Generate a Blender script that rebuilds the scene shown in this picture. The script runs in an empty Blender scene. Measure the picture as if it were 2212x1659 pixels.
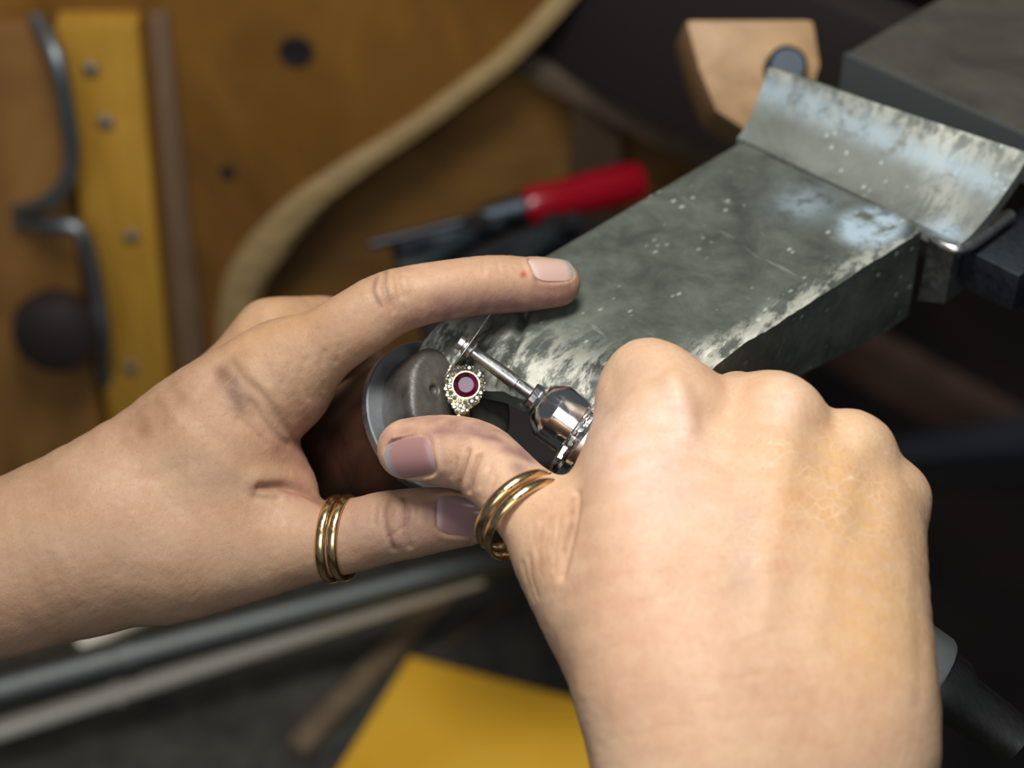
import bpy, bmesh, math, random
import numpy as np
from mathutils import Vector, Matrix

random.seed(7); np.random.seed(7)
SC = bpy.context.scene
COL = SC.collection
# ------------------------------------------------------------------ camera, world, lights, exposure
F = 4200.0                                   # focal length in pixels of the 2212 x 1659 frame
PITCH = math.radians(40.0)
sp, cp = math.sin(PITCH), math.cos(PITCH)
FOCUS = 0.540
CAM = Vector((0, -0.55 * cp, 0.90 + 0.55 * sp))
RX, UP, BK = Vector((1, 0, 0)), Vector((0, sp, cp)), Vector((0, -cp, sp))
cam_data = bpy.data.cameras.new('camera')
cam_data.sensor_width = 36.0
cam_data.lens = F / 2212 * 36.0
cam_data.clip_start = 0.01
cam_data.dof.use_dof = True
cam_data.dof.focus_distance = 0.532
cam_data.dof.aperture_fstop = 7.2
cam = bpy.data.objects.new('camera', cam_data)
cam.location = CAM
cam.rotation_euler = (math.radians(90) - PITCH, 0, 0)
COL.objects.link(cam)
SC.camera = cam

world = bpy.data.worlds.new('workshop_air'); SC.world = world
world.use_nodes = True
bg = world.node_tree.nodes['Background']
bg.inputs['Color'].default_value = (0.80, 0.90, 1.0, 1)
bg.inputs['Strength'].default_value = 0.09

def area(name, loc, target, size, energy, color, size_y=None):
    l = bpy.data.lights.new(name, 'AREA'); l.energy = energy; l.color = color
    l.size = size
    if size_y: l.shape = 'RECTANGLE'; l.size_y = size_y
    o = bpy.data.objects.new(name, l); COL.objects.link(o)
    o.location = loc
    o.rotation_euler = (Vector(target) - Vector(loc)).to_track_quat('-Z', 'Y').to_euler()
    return o
area('bench_lamp', (-0.03, -0.06, 1.45), (0.02, -0.01, 0.93), 0.14, 4.3, (1.0, 0.97, 0.925), 0.26)
area('camera_side_fill', (-0.2, -1.7, 2.2), (0, 0, 0.9), 1.5, 15.0, (0.90, 0.95, 1.0), 1.1)  # unseen light added behind the camera for fill and metal reflections

SC.view_settings.view_transform = 'Standard'
SC.view_settings.look = 'None'
SC.view_settings.gamma = 1.0
SC.view_settings.use_curve_mapping = False
SC.view_settings.exposure = 0.0

# ------------------------------------------------------------------ geometry helpers
def ray(px, py):
    return RX * ((px - 1106) / F) + UP * ((829.5 - py) / F) - BK
def P(px, py, d):                             # world point seen at that pixel, d metres along the lens axis
    return CAM + ray(px, py) * d
def on_z(px, py, z):
    r = ray(px, py); return CAM + r * ((z - CAM.z) / r.z)
def on_y(px, py, y):
    r = ray(px, py); return CAM + r * ((y - CAM.y) / r.y)
CAMW = np.array([list(RX), list(UP), list(BK)])          # rows: camera axes in the world
def c2w(a): return a @ CAMW + np.array(CAM)
def w2c(a): return (a - np.array(CAM)) @ CAMW.T
def Pc(px, py, d): return np.array([(px - 1106) / F * d, (829.5 - py) / F * d, -d])
def proj(c):
    d = -c[:, 2]
    return c[:, 0] / d * F + 1106, 829.5 - c[:, 1] / d * F, d

def sharp(bm, ang=32):
    a = math.radians(ang)
    for f in bm.faces: f.smooth = True
    for e in bm.edges:
        if len(e.link_faces) == 2:
            e.smooth = e.calc_face_angle(0) < a
def link(name, me, mat, parent=None, origin=None):
    o = bpy.data.objects.new(name, me); COL.objects.link(o)
    if mat and not me.materials: me.materials.append(mat)
    if origin is not None:
        me.transform(Matrix.Translation(-Vector(origin))); o.location = origin
    if parent:
        o.parent = parent
        o.location = Vector(o.location) - Vector(parent.location)
    return o
def from_bm(name, bm, mat, parent=None, ang=32, flat=False):
    bmesh.ops.recalc_face_normals(bm, faces=bm.faces)
    if flat:
        for f in bm.faces: f.smooth = False
    else: sharp(bm, ang)
    me = bpy.data.meshes.new(name); bm.to_mesh(me); bm.free()
    n = len(me.vertices)
    co = np.empty(n * 3); me.vertices.foreach_get('co', co); co = co.reshape(-1, 3)
    c = (co.min(0) + co.max(0)) / 2
    return link(name, me, mat, parent, Vector(c))
def empty(name, loc, label, cat, group=None):
    o = bpy.data.objects.new(name, None); COL.objects.link(o); o.location = loc; o.empty_display_size = 0.02
    return tag(o, label, cat, group)
def tag(o, label=None, cat=None, group=None, kind=None):
    if label: o['label'] = label
    if cat: o['category'] = cat
    if group: o['group'] = group
    if kind: o['kind'] = kind
    return o
def frame(axis, hint):
    a = Vector(axis).normalized(); h = Vector(hint)
    x = (h - a * h.dot(a)).normalized()
    return x, a.cross(x), a
def bm_lathe(bm, prof, org, axis, hint=(0.3, 0.2, 1), seg=48, closed=False):
    x, y, a = frame(axis, hint); org = Vector(org); rings = []
    for t, r in prof:
        c = org + a * t
        if r < 1e-7: rings.append([bm.verts.new(c)])
        else: rings.append([bm.verts.new(c + (x * math.cos(k * 2 * math.pi / seg) + y * math.sin(k * 2 * math.pi / seg)) * r) for k in range(seg)])
    pairs = list(zip(rings, rings[1:]))
    if closed: pairs.append((rings[-1], rings[0]))
    for A, B in pairs:
        for k in range(seg):
            j = (k + 1) % seg
            if len(A) == 1 and len(B) == 1: continue
            if len(A) == 1: bm.faces.new((A[0], B[k], B[j]))
            elif len(B) == 1: bm.faces.new((A[k], B[0], A[j]))
            else: bm.faces.new((A[k], B[k], B[j], A[j]))
    return bm
def lathe(name, prof, org, axis, mat, parent=None, seg=48, ang=32, closed=False, hint=(0.3, 0.2, 1)):
    return from_bm(name, bm_lathe(bmesh.new(), prof, org, axis, hint, seg, closed), mat, parent, ang)
def bm_prism(bm, pts, offset):
    """closed polygon pts (world) swept by the vector offset"""
    off = Vector(offset)
    a = [bm.verts.new(p) for p in pts]; b = [bm.verts.new(Vector(p) + off) for p in pts]
    bm.faces.new(a); bm.faces.new(b[::-1]); n = len(a)
    for i in range(n): bm.faces.new((a[i], b[i], b[(i + 1) % n], a[(i + 1) % n]))
    return bm
def bevel(bm, w, seg=2, ang=30):
    bmesh.ops.recalc_face_normals(bm, faces=bm.faces)
    es = [e for e in bm.edges if len(e.link_faces) == 2 and e.calc_face_angle(0) > math.radians(ang)]
    bmesh.ops.bevel(bm, geom=es, offset=w, segments=seg, profile=0.6, affect='EDGES', clamp_overlap=True)
    return bm
def prism(name, pts, offset, mat, parent=None, bev=0.0, seg=2):
    bm = bm_prism(bmesh.new(), pts, offset)
    if bev: bevel(bm, bev, seg)
    return from_bm(name, bm, mat, parent)
def box(name, c, ex, ey, ez, mat, parent=None, bev=0.0):
    """box centred at c with half-extent vectors"""
    c, ex, ey, ez = Vector(c), Vector(ex), Vector(ey), Vector(ez)
    return prism(name, [c - ex - ey - ez, c + ex - ey - ez, c + ex + ey - ez, c - ex + ey - ez], ez * 2, mat, parent, bev)
def catmull(pts, n):
    pts = [np.array(p, float) for p in pts]
    e = [2 * pts[0] - pts[1]] + pts + [2 * pts[-1] - pts[-2]]
    out = []
    for i in range(1, len(e) - 2):
        for k in range(n):
            t = k / n
            out.append(0.5 * (2 * e[i] + (e[i + 1] - e[i - 1]) * t + (2 * e[i - 1] - 5 * e[i] + 4 * e[i + 1] - e[i + 2]) * t ** 2 + (3 * e[i] - e[i - 1] - 3 * e[i + 1] + e[i + 2]) * t ** 3))
    out.append(pts[-1]); return out
def tube(name, pts, r, mat, parent=None, seg=16, n=6):
    pts = [Vector(p) for p in catmull(pts, n)]; bm = bmesh.new(); rings = []
    x = None
    for i, p in enumerate(pts):
        a = (pts[min(i + 1, len(pts) - 1)] - pts[max(i - 1, 0)]).normalized()
        x, y, a = frame(a, x if x is not None else (0.31, 0.17, 0.9))
        rr = r[0] + (r[1] - r[0]) * i / (len(pts) - 1) if isinstance(r, tuple) else r
        rings.append([bm.verts.new(p + (x * math.cos(k * 2 * math.pi / seg) + y * math.sin(k * 2 * math.pi / seg)) * rr) for k in range(seg)])
    for A, B in zip(rings, rings[1:]):
        for k in range(seg): bm.faces.new((A[k], B[k], B[(k + 1) % seg], A[(k + 1) % seg]))
    bm.faces.new(rings[0]); bm.faces.new(rings[-1][::-1])
    return from_bm(name, bm, mat, parent)

# ------------------------------------------------------------------ signed distance modelling (hands, jaws)
def surface_nets(D, org, h):
    S = D < 0
    nx, ny, nz = D.shape
    cnt = np.zeros((nx - 1, ny - 1, nz - 1), np.uint8)
    for i in (0, 1):
        for j in (0, 1):
            for k in (0, 1):
                cnt += S[i:nx - 1 + i, j:ny - 1 + j, k:nz - 1 + k]
    act = np.argwhere((cnt > 0) & (cnt < 8))
    idx = np.full(cnt.shape, -1, np.int64); idx[act[:, 0], act[:, 1], act[:, 2]] = np.arange(len(act))
    corners = np.array([(i, j, k) for i in (0, 1) for j in (0, 1) for k in (0, 1)])
    val = np.stack([D[act[:, 0] + c[0], act[:, 1] + c[1], act[:, 2] + c[2]] for c in corners], 1)
    acc = np.zeros((len(act), 3)); n = np.zeros(len(act))
    for a in range(8):
        for b in range(a + 1, 8):
            if np.abs(corners[a] - corners[b]).sum() != 1: continue
            va, vb = val[:, a], val[:, b]; m = (va < 0) != (vb < 0)
            t = np.where(m, va / np.where(m, va - vb, 1), 0)
            p = corners[a] + t[:, None] * (corners[b] - corners[a])
            acc += p * m[:, None]; n += m
    V = (act + acc / n[:, None]) * h + org
    Q = []
    for ax in range(3):
        s0 = [slice(None)] * 3; s1 = [slice(None)] * 3
        s0[ax] = slice(0, -1); s1[ax] = slice(1, None)
        A, B = S[tuple(s0)], S[tuple(s1)]
        e = np.argwhere(A != B); o1, o2 = (ax + 1) % 3, (ax + 2) % 3
        e = e[(e[:, o1] > 0) & (e[:, o2] > 0) & (e[:, o1] < D.shape[o1] - 1) & (e[:, o2] < D.shape[o2] - 1)]
        ins = A[e[:, 0], e[:, 1], e[:, 2]]
        def cell(d1, d2):
            c = e.copy(); c[:, o1] -= d1; c[:, o2] -= d2
            return idx[c[:, 0], c[:, 1], c[:, 2]]
        q = np.stack([cell(1, 1), cell(0, 1), cell(0, 0), cell(1, 0)], 1)
        q[~ins] = q[~ins][:, ::-1]
        Q.append(q)
    return V, np.concatenate(Q)
def mesh_np(name, V, Q):
    me = bpy.data.meshes.new(name)
    me.vertices.add(len(V)); me.vertices.foreach_set('co', np.ascontiguousarray(V, np.float32).ravel())
    me.loops.add(Q.size); me.loops.foreach_set('vertex_index', Q.astype(np.int32).ravel())
    me.polygons.add(len(Q)); me.polygons.foreach_set('loop_start', np.arange(0, Q.size, 4, dtype=np.int32))
    me.update(calc_edges=True); me.validate()
    me.polygons.foreach_set('use_smooth', np.ones(len(me.polygons), bool))
    return me
def normals_np(V, Q):
    N = np.zeros_like(V); fn = np.cross(V[Q[:, 2]] - V[Q[:, 0]], V[Q[:, 3]] - V[Q[:, 1]])
    for k in range(4):
        for a in range(3): N[:, a] += np.bincount(Q[:, k], fn[:, a], len(V))
    return N / (np.linalg.norm(N, axis=1, keepdims=True) + 1e-20)
def smooth_np(V, Q, it, lam=0.5):
    E = np.concatenate([Q[:, [0, 1]], Q[:, [1, 2]], Q[:, [2, 3]], Q[:, [3, 0]]])
    deg = np.bincount(E[:, 0], minlength=len(V)) + np.bincount(E[:, 1], minlength=len(V))
    for _ in range(it):
        A = np.stack([np.bincount(E[:, 0], V[E[:, 1], a], len(V)) + np.bincount(E[:, 1], V[E[:, 0], a], len(V)) for a in range(3)], 1)
        V = V + lam * (A / deg[:, None] - V)
    return V
def build_flesh(chains, vox):
    """chains: list of (k_mm, [(px, py, d, r_px), ...]) -> verts in camera space, quads"""
    segs = []
    for k, pts in chains:
        q = [np.append(Pc(x, y, d), r * d / F) for x, y, d, r in pts]
        q = catmull(q, 4) if len(q) > 2 else q
        segs.append((k / 1000.0, np.array(q)))
    lo = np.min([(s[:, :3] - s[:, 3:]).min(0) for _, s in segs], 0) - 3 * vox - 0.002
    hi = np.max([(s[:, :3] + s[:, 3:]).max(0) for _, s in segs], 0) + 3 * vox + 0.002
    dims = np.ceil((hi - lo) / vox).astype(int) + 1
    D = np.full(dims, 0.03, np.float32)
    ax = [np.float32(lo[a]) + np.arange(dims[a], dtype=np.float32) * np.float32(vox) for a in range(3)]
    for k, s in segs:
        m = k + 0.004
        b0 = np.maximum(((s[:, :3] - s[:, 3:]).min(0) - m - lo) / vox, 0).astype(int)
        b1 = np.minimum(((s[:, :3] + s[:, 3:]).max(0) + m - lo) / vox + 1, dims).astype(int)
        C = np.full(tuple(b1 - b0), 0.03, np.float32)
        for A, B in zip(s, s[1:]):
            c0 = np.maximum(((np.minimum(A[:3] - A[3], B[:3] - B[3])) - m - lo) / vox, b0).astype(int)
            c1 = np.minimum(((np.maximum(A[:3] + A[3], B[:3] + B[3])) + m - lo) / vox + 1, b1).astype(int)
            if (c1 <= c0).any(): continue
            X = ax[0][c0[0]:c1[0]][:, None, None] - np.float32(A[0]); Y = ax[1][c0[1]:c1[1]][None, :, None] - np.float32(A[1]); Z = ax[2][c0[2]:c1[2]][None, None, :] - np.float32(A[2])
            ba = (B - A)[:3].astype(np.float32); l2 = np.float32(max(float(ba @ ba), 1e-12))
            t = np.clip((X * ba[0] + Y * ba[1] + Z * ba[2]) / l2, 0, 1)
            d = np.sqrt((X - t * ba[0]) ** 2 + (Y - t * ba[1]) ** 2 + (Z - t * ba[2]) ** 2) - (np.float32(A[3]) + t * np.float32(B[3] - A[3]))
            sl = tuple(slice(c0[a] - b0[a], c1[a] - b0[a]) for a in range(3))
            C[sl] = np.minimum(C[sl], d)
        sl = tuple(slice(b0[a], b1[a]) for a in range(3))
        O = D[sl]; kk = np.float32(k)
        hh = np.clip(0.5 + 0.5 * (O - C) / kk, 0, 1)
        D[sl] = O + (C - O) * hh - kk * hh * (1 - hh)
    return surface_nets(D, lo, vox)
def seg_dist(px, py, a, b):
    ax, ay = a; bx, by = b; dx, dy = bx - ax, by - ay
    t = np.clip(((px - ax) * dx + (py - ay) * dy) / (dx * dx + dy * dy + 1e-9), 0, 1)
    return np.hypot(px - ax - t * dx, py - ay - t * dy), t
def sculpt(V, N, strokes, dmax=9):
    """raise or carve lines on the side of the flesh turned to the lens: (amount mm, width px, polyline)"""
    px, py, d = proj(V); disp = np.zeros(len(V))
    view = -V / np.linalg.norm(V, axis=1, keepdims=True)
    face = np.clip((N * view).sum(1) * 1.6 + 0.25, 0, 1) * ((N * view).sum(1) > -0.1)
    for amt, w, pl in strokes:
        xs = [p[0] for p in pl]; ys = [p[1] for p in pl]
        m = np.where((px > min(xs) - 3 * w) & (px < max(xs) + 3 * w) & (py > min(ys) - 3 * w) & (py < max(ys) + 3 * w) & (d < dmax) & (face > 0))[0]
        if not len(m): continue
        if len(pl) == 1: q = np.hypot(px[m] - xs[0], py[m] - ys[0])
        else:
            c = [tuple(z) for z in catmull(pl, 4)] if len(pl) > 2 else pl
            q = np.min([seg_dist(px[m], py[m], a, b)[0] for a, b in zip(c, c[1:])], 0)
        disp[m] += amt / 1000 * np.exp(-(q / w) ** 2) * face[m]
    return V + N * disp[:, None]
def nz(V, s, seed=0):
    """cheap smooth value noise, about -1..1"""
    r = np.random.RandomState(seed); out = 0
    for o in range(6):
        k = r.normal(size=3); k *= 2 * math.pi * s * (0.7 + 0.6 * r.rand()) / np.linalg.norm(k)
        out = out + np.sin(V @ k + r.rand() * 6.28 + 1.3 * np.sin(V @ (k[[1, 2, 0]] * 0.7)))
    return out / 3

# ------------------------------------------------------------------ materials
def srgb(r, g, b):
    f = lambda c: (c / 255 / 12.92) if c <= 10.31 else ((c / 255 + 0.055) / 1.055) ** 2.4
    return (f(r), f(g), f(b), 1)
class M:
    def __init__(s, name, base=(0.5, 0.5, 0.5, 1), rough=0.5, metal=0.0, **kw):
        s.m = bpy.data.materials.new(name); s.m.use_nodes = True; s.t = s.m.node_tree; s.n = s.t.nodes
        s.b = s.n['Principled BSDF']
        s.b.inputs['Base Color'].default_value = base; s.b.inputs['Roughness'].default_value = rough; s.b.inputs['Metallic'].default_value = metal
        for k, v in kw.items(): s.b.inputs[k].default_value = v
        s.tc = s.n.new('ShaderNodeTexCoord'); s.nrm = None
    def l(s, a, b): s.t.links.new(a, b)
    def coord(s, scale=(1, 1, 1), rot=(0, 0, 0)):
        r = s.n.new('ShaderNodeMapping'); r.inputs['Rotation'].default_value = rot
        m = s.n.new('ShaderNodeMapping'); m.inputs['Scale'].default_value = scale
        s.l(s.tc.outputs['Object'], r.inputs['Vector']); s.l(r.outputs['Vector'], m.inputs['Vector']); return m.outputs['Vector']
    def noise(s, scale, detail=4, rough=0.55, dist=0.0, vec=None):
        t = s.n.new('ShaderNodeTexNoise'); t.inputs['Scale'].default_value = scale; t.inputs['Detail'].default_value = detail
        t.inputs['Roughness'].default_value = rough; t.inputs['Distortion'].default_value = dist
        s.l(vec or s.tc.outputs['Object'], t.inputs['Vector']); return t.outputs['Fac']
    def voro(s, scale, feature='F1', vec=None, rnd=1.0):
        t = s.n.new('ShaderNodeTexVoronoi'); t.feature = feature; t.inputs['Scale'].default_value = scale; t.inputs['Randomness'].default_value = rnd
        s.l(vec or s.tc.outputs['Object'], t.inputs['Vector']); return t.outputs['Distance']
    def ramp(s, fac, stops):
        r = s.n.new('ShaderNodeValToRGB'); e = r.color_ramp.elements
        while len(e) < len(stops): e.new(0.5)
        for q, (p, c) in zip(e, stops):
            q.position = p; q.color = c if isinstance(c, tuple) else (c, c, c, 1)
        s.l(fac, r.inputs['Fac']); return r.outputs['Color']
    def mix(s, fac, a, b, mode='MIX'):
        m = s.n.new('ShaderNodeMix'); m.data_type = 'RGBA'; m.blend_type = mode
        for sock, v in ((m.inputs['Factor'], fac), (m.inputs['A'], a), (m.inputs['B'], b)):
            sk = sock
            if sock.name in 'AB' : sk = [q for q in m.inputs if q.name == sock.name and q.type == 'RGBA'][0]
            if sock.name == 'Factor': sk = m.inputs[0]
            if isinstance(v, (int, float, tuple)): sk.default_value = v
            else: s.l(v, sk)
        return [q for q in m.outputs if q.type == 'RGBA'][0]
    def color(s, c): s.l(c, s.b.inputs['Base Color']); return s
    def rough(s, c): s.l(c, s.b.inputs['Roughness']); return s
    def bump(s, h, strength=0.3, dist=0.001):
        b = s.n.new('ShaderNodeBump'); b.inputs['Strength'].default_value = strength; b.inputs['Distance'].default_value = dist
        s.l(h, b.inputs['Height'])
        if s.nrm: s.l(s.nrm, b.inputs['Normal'])
        s.nrm = b.outputs['Normal']; s.l(s.nrm, s.b.inputs['Normal']); return s

def wood(name, light, dark, rough=0.5, scale=30, axis=(1, 1, 6), rot=(0, 0, 0)):
    m = M(name, rough=rough); v = m.coord(axis, rot)
    n = m.noise(scale, 6, 0.6, 1.2, v)
    m.color(m.ramp(n, [(0.3, dark), (0.7, light)]))
    m.bump(n, 0.25, 0.0006); return m.m
def skin_mat(name):
    m = M(name, rough=0.46)
    b = m.b
    b.inputs['Subsurface Weight'].default_value = 0.14
    b.inputs['Subsurface Radius'].default_value = (1.0, 0.36, 0.18)
    b.inputs['Subsurface Scale'].default_value = 0.0035
    b.inputs['Specular IOR Level'].default_value = 0.32
    at = m.n.new('ShaderNodeAttribute'); at.attribute_name = 'tint'
    mot = m.ramp(m.noise(190, 5, 0.62), [(0.30, (0.94, 0.88, 0.86, 1)), (0.55, (1, 1, 1, 1)), (0.75, (1.06, 1.07, 1.06, 1))])
    c = m.mix(0.75, at.outputs['Color'], mot, 'MULTIPLY')
    pores = m.ramp(m.noise(950, 3, 0.6), [(0.56, (1, 1, 1, 1)), (0.70, (0.92, 0.82, 0.77, 1))])
    c = m.mix(0.8, c, pores, 'MULTIPLY')
    v1 = m.coord((1.0, 0.42, 0.7), (math.radians(-50), 0, math.radians(8)))
    wob = m.n.new('ShaderNodeVectorMath'); wob.operation = 'MULTIPLY_ADD'
    nz_ = m.n.new('ShaderNodeTexNoise'); nz_.inputs['Scale'].default_value = 500; nz_.inputs['Detail'].default_value = 2
    m.l(v1, nz_.inputs['Vector']); m.l(nz_.outputs['Color'], wob.inputs[0]); wob.inputs[1].default_value = (0.0012,) * 3; m.l(v1, wob.inputs[2])
    fine = m.ramp(m.voro(1150, 'DISTANCE_TO_EDGE', wob.outputs[0]), [(0.0, 0.0), (0.14, 1.0)])
    coarse = m.ramp(m.voro(380, 'DISTANCE_TO_EDGE', m.coord((0.45, 1.0, 0.7), (math.radians(-50), 0, math.radians(-35)))), [(0.0, 1.0), (0.03, 0.0)])
    lf = m.n.new('ShaderNodeMath'); lf.operation = 'MULTIPLY'; m.l(at.outputs['Alpha'], lf.inputs[0]); m.l(m.ramp(m.noise(90, 3), [(0.40, 0.1), (0.62, 0.75)]), lf.inputs[1])
    lf2 = m.n.new('ShaderNodeMath'); lf2.operation = 'MULTIPLY'; m.l(lf.outputs[0], lf2.inputs[0]); m.l(coarse, lf2.inputs[1])
    c = m.mix(lf2.outputs[0], c, (0.84, 0.68, 0.54, 1))
    m.color(c)
    m.bump(fine, 0.20, 0.00012)
    m.bump(m.noise(1000, 3, 0.6, 0.2, v1), 0.16, 0.0002)
    m.bump(m.noise(300, 4, 0.55, 0.3, v1), 0.12, 0.0004)
    m.rough(m.ramp(m.noise(500, 3), [(0.3, 0.46), (0.7, 0.60)]))
    return m.m
SKIN = skin_mat('skin')
NAIL = M('fingernail_keratin', srgb(206, 160, 152), 0.30, 0, **{'Subsurface Weight': 0.2, 'Subsurface Scale': 0.002}).m
def nail_mat():
    m = M('fingernail', rough=0.30); at = m.n.new('ShaderNodeAttribute'); at.attribute_name = 'tint'
    m.color(at.outputs['Color']); m.b.inputs['Subsurface Weight'].default_value = 0.15; m.b.inputs['Subsurface Scale'].default_value = 0.002
    m.bump(m.noise(300, 3, 0.5, 0, m.coord((6, 1, 1))), 0.12, 0.0002); return m.m
NAIL = nail_mat()
def metal(name, col, rough, scratch=0.15, scale=300, bump=0.05):
    m = M(name, col, rough, 1.0); n = m.noise(scale, 4, 0.7, 0.4, m.coord((1, 5, 1), (0.4, 0.2, 0.7)))
    m.rough(m.ramp(n, [(0.3, max(rough - scratch * 0.6, 0.03)), (0.75, rough + scratch)]))
    m.bump(n, bump, 0.0004); return m.m
CHROME = metal('polished_steel', (0.80, 0.80, 0.79, 1), 0.14, 0.10)
BRUSH = metal('brushed_steel', (0.55, 0.55, 0.52, 1), 0.30, 0.15)
DULL = metal('dull_steel', (0.40, 0.42, 0.43, 1), 0.38, 0.2)
GOLD = metal('gold', (0.86, 0.62, 0.32, 1), 0.20, 0.14, 260, 0.06)
YGOLD = metal('yellow_gold', (0.90, 0.76, 0.42, 1), 0.18, 0.1)

# ------------------------------------------------------------------ setting: floor, panels, tray
Z_PIN = on_z(1200, 680, 0.9075).z
U = Vector((math.sqrt(.5), math.sqrt(.5), 0)); VV = Vector((math.sqrt(.5), -math.sqrt(.5), 0)); ZZ = Vector((0, 0, 1))
m = M('dark_floor', srgb(46, 36, 32), 0.7); m.color(m.ramp(m.noise(6, 4), [(0.3, srgb(30, 24, 24)), (0.7, srgb(58, 44, 40))])); FLOOR = m.m
bm = bmesh.new(); bm_prism(bm, [(-3, -3, -0.02), (3, -3, -0.02), (3, 3, -0.02), (-3, 3, -0.02)], (0, 0, 0.02))
tag(from_bm('floor', bm, FLOOR), kind='structure')
m = M('dim_wall_paint', srgb(70, 60, 54), 0.8); m.color(m.ramp(m.noise(3, 3), [(0.3, srgb(60, 50, 46)), (0.7, srgb(80, 68, 60))]))
tag(box('wall_back', (0, 2.4, 1.2), (3, 0, 0), (0, 0.03, 0), (0, 0, 1.2), m.m), kind='structure')

YP = 0.42                                             # front plane of the bench's wooden side
ZT = 0.46                                              # bottom of the pull-out tray
W_BROWN = wood('brown_plywood', srgb(150, 104, 40), srgb(104, 68, 26), 0.55, 14, (1, 1, 0.5))
W_DEEP = wood('dark_plywood', srgb(150, 108, 52), srgb(104, 72, 36), 0.6, 14, (0.5, 1, 1))
W_YEL = wood('yellow_varnished_wood', srgb(206, 158, 62), srgb(178, 130, 44), 0.45, 20, (3, 3, 0.5))
W_EDGE = wood('pale_plywood_edge', srgb(186, 160, 112), srgb(150, 122, 78), 0.6, 40, (1, 1, 3))
W_GREY = wood('greyed_wood', srgb(134, 108, 82), srgb(104, 80, 58), 0.6, 24, (3, 3, 0.5))
bench = empty('workbench', (-0.1, YP, ZT), 'brown plywood jeweller workbench side with curved cut-out behind the hands', 'workbench')
cut = [(492, 1120), (480, 900), (486, 720), (505, 600), (560, 510), (650, 425), (770, 345), (900, 262), (1010, 180), (1080, 128), (1150, 60), (1230, -30), (1300, -130)]
cutp = [on_y(x, y, YP) for x, y in cut]
cutp = [Vector(p) for p in catmull(cutp, 5)]
zl, zh, xl = ZT - 0.02, 1.06, -0.75
outer = [Vector((xl, YP, zl))] + [Vector((cutp[0].x, YP, zl))] + cutp[1:] + [Vector((cutp[-1].x, YP, zh)), Vector((xl, YP, zh))]
prism('front_panel', outer, (0, 0.018, 0), W_BROWN, bench, 0.0015)
# the pale rounded lip that lines the cut-out
bm = bmesh.new(); rows = []
for i, p in enumerate(cutp):
    tdir = (cutp[min(i + 1, len(cutp) - 1)] - cutp[max(i - 1, 0)]).normalized(); nin = Vector((tdir.z, 0, -tdir.x))
    wd = 0.008 + 0.010 * math.exp(-((i - len(cutp) * 0.30) / (len(cutp) * 0.16)) ** 2)
    rows.append([bm.verts.new(p + nin * a + Vector((0, b, 0))) for a, b in ((-0.004, -0.0015), (0.001, -0.004), (wd * 0.7, -0.003), (wd, 0.001), (wd, 0.026), (-0.002, 0.026))])
for A, B in zip(rows, rows[1:]):
    for k in range(6): bm.faces.new((A[k], A[(k + 1) % 6], B[(k + 1) % 6], B[k]))
bm.faces.new(rows[0]); bm.faces.new(rows[-1][::-1])
from_bm('edge_band', bm, W_EDGE, bench)
box('inner_panel', (-0.165, YP + 0.046, 0.78), (0.335, 0, 0), (0, 0.008, 0), (0, 0, 0.33), W_DEEP, bench, 0.001)
def plank(name, quad, mat, th, off=0.0, bev=0.002):
    return prism(name, [on_y(x, y, YP - off) for x, y in quad], (0, -th, 0), mat, bench, bev)
pl = plank('plank', [(128, 20), (306, 20), (395, 1010), (262, 1010)], W_YEL, 0.014)
plank('narrow_strip', [(322, 20), (366, 20), (470, 1010), (405, 1010)], W_GREY, 0.006)
SCREW = metal('dull_screw', (0.46, 0.47, 0.44, 1), 0.45, 0.1)
for x, y in ((228, 264), (284, 512), (282, 795), (196, 150)):
    c = on_y(x, y, YP - 0.014)
    s = lathe('screw', [(0, 0.0), (0, 0.0042), (0.001, 0.0038), (0.0018, 0.002), (0.0019, 0.0)], c, (0, -1, 0), SCREW, None, 20)
    s.parent = pl; s.location = Vector(s.location) - Vector(pl.location) - Vector(bench.location)
    sl = box('slot', c + Vector((0, -0.0019, 0)), (0.0034, 0, 0), (0, 0.0003, 0), (0, 0, 0.0005), DULL); bpy.data.objects.remove(sl)
DARKH = M('blackened_hole', srgb(26, 20, 16), 0.8).m
for x, y, r in ((492, 372, 0.0042), (640, 112, 0.009)):
    lathe('knot', [(0, 0), (0, r), (0.0012, r * 0.9), (0.0006, r * 0.4), (0.0006, 0)], on_y(x, y, YP + 0.0002), (0, -1, 0), DARKH, bench, 24)
dr = prism('drawer_front', [on_y(x, y, YP - 0.002) for x, y in ((-330, 30), (112, 30), (250, 1080), (-260, 1080))], (0, -0.012, 0), wood('drawer_wood', srgb(164, 118, 62), srgb(126, 86, 42), 0.55, 16, (1, 1, 0.5)), bench, 0.002)
HANDLE = metal('grey_wire_handle', (0.30, 0.33, 0.34, 1), 0.5, 0.1)
def pull(px):
    q = [on_y(x, y, YP - o) for x, y, o in px]
    t = tube('handle', q, 0.0043, HANDLE, None, 14, 8); t.parent = dr
    t.location = Vector(t.location) - Vector(dr.location) - Vector(bench.location)
pull([(78, 40, 0.012), (120, 120, 0.030), (142, 220, 0.034), (156, 330, 0.034), (140, 400, 0.034), (95, 440, 0.030), (40, 455, 0.014)])
pull([(40, 485, 0.012), (110, 487, 0.030), (168, 495, 0.034), (196, 560, 0.034), (212, 640, 0.034), (222, 720, 0.034), (228, 820, 0.012)])
KNOB = M('dark_rubber', srgb(46, 38, 36), 0.45).m
kc = on_y(146, 668, YP - 0.014)
k = lathe('knob', [(0, 0), (0, 0.012), (0.008, 0.013), (0.013, 0.021), (0.022, 0.0235), (0.030, 0.021), (0.034, 0.012), (0.035, 0)], kc, (-0.1, -1, 0.1), KNOB, None, 32)
k.parent = dr; k.location = Vector(k.location) - Vector(dr.location) - Vector(bench.location)
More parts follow.
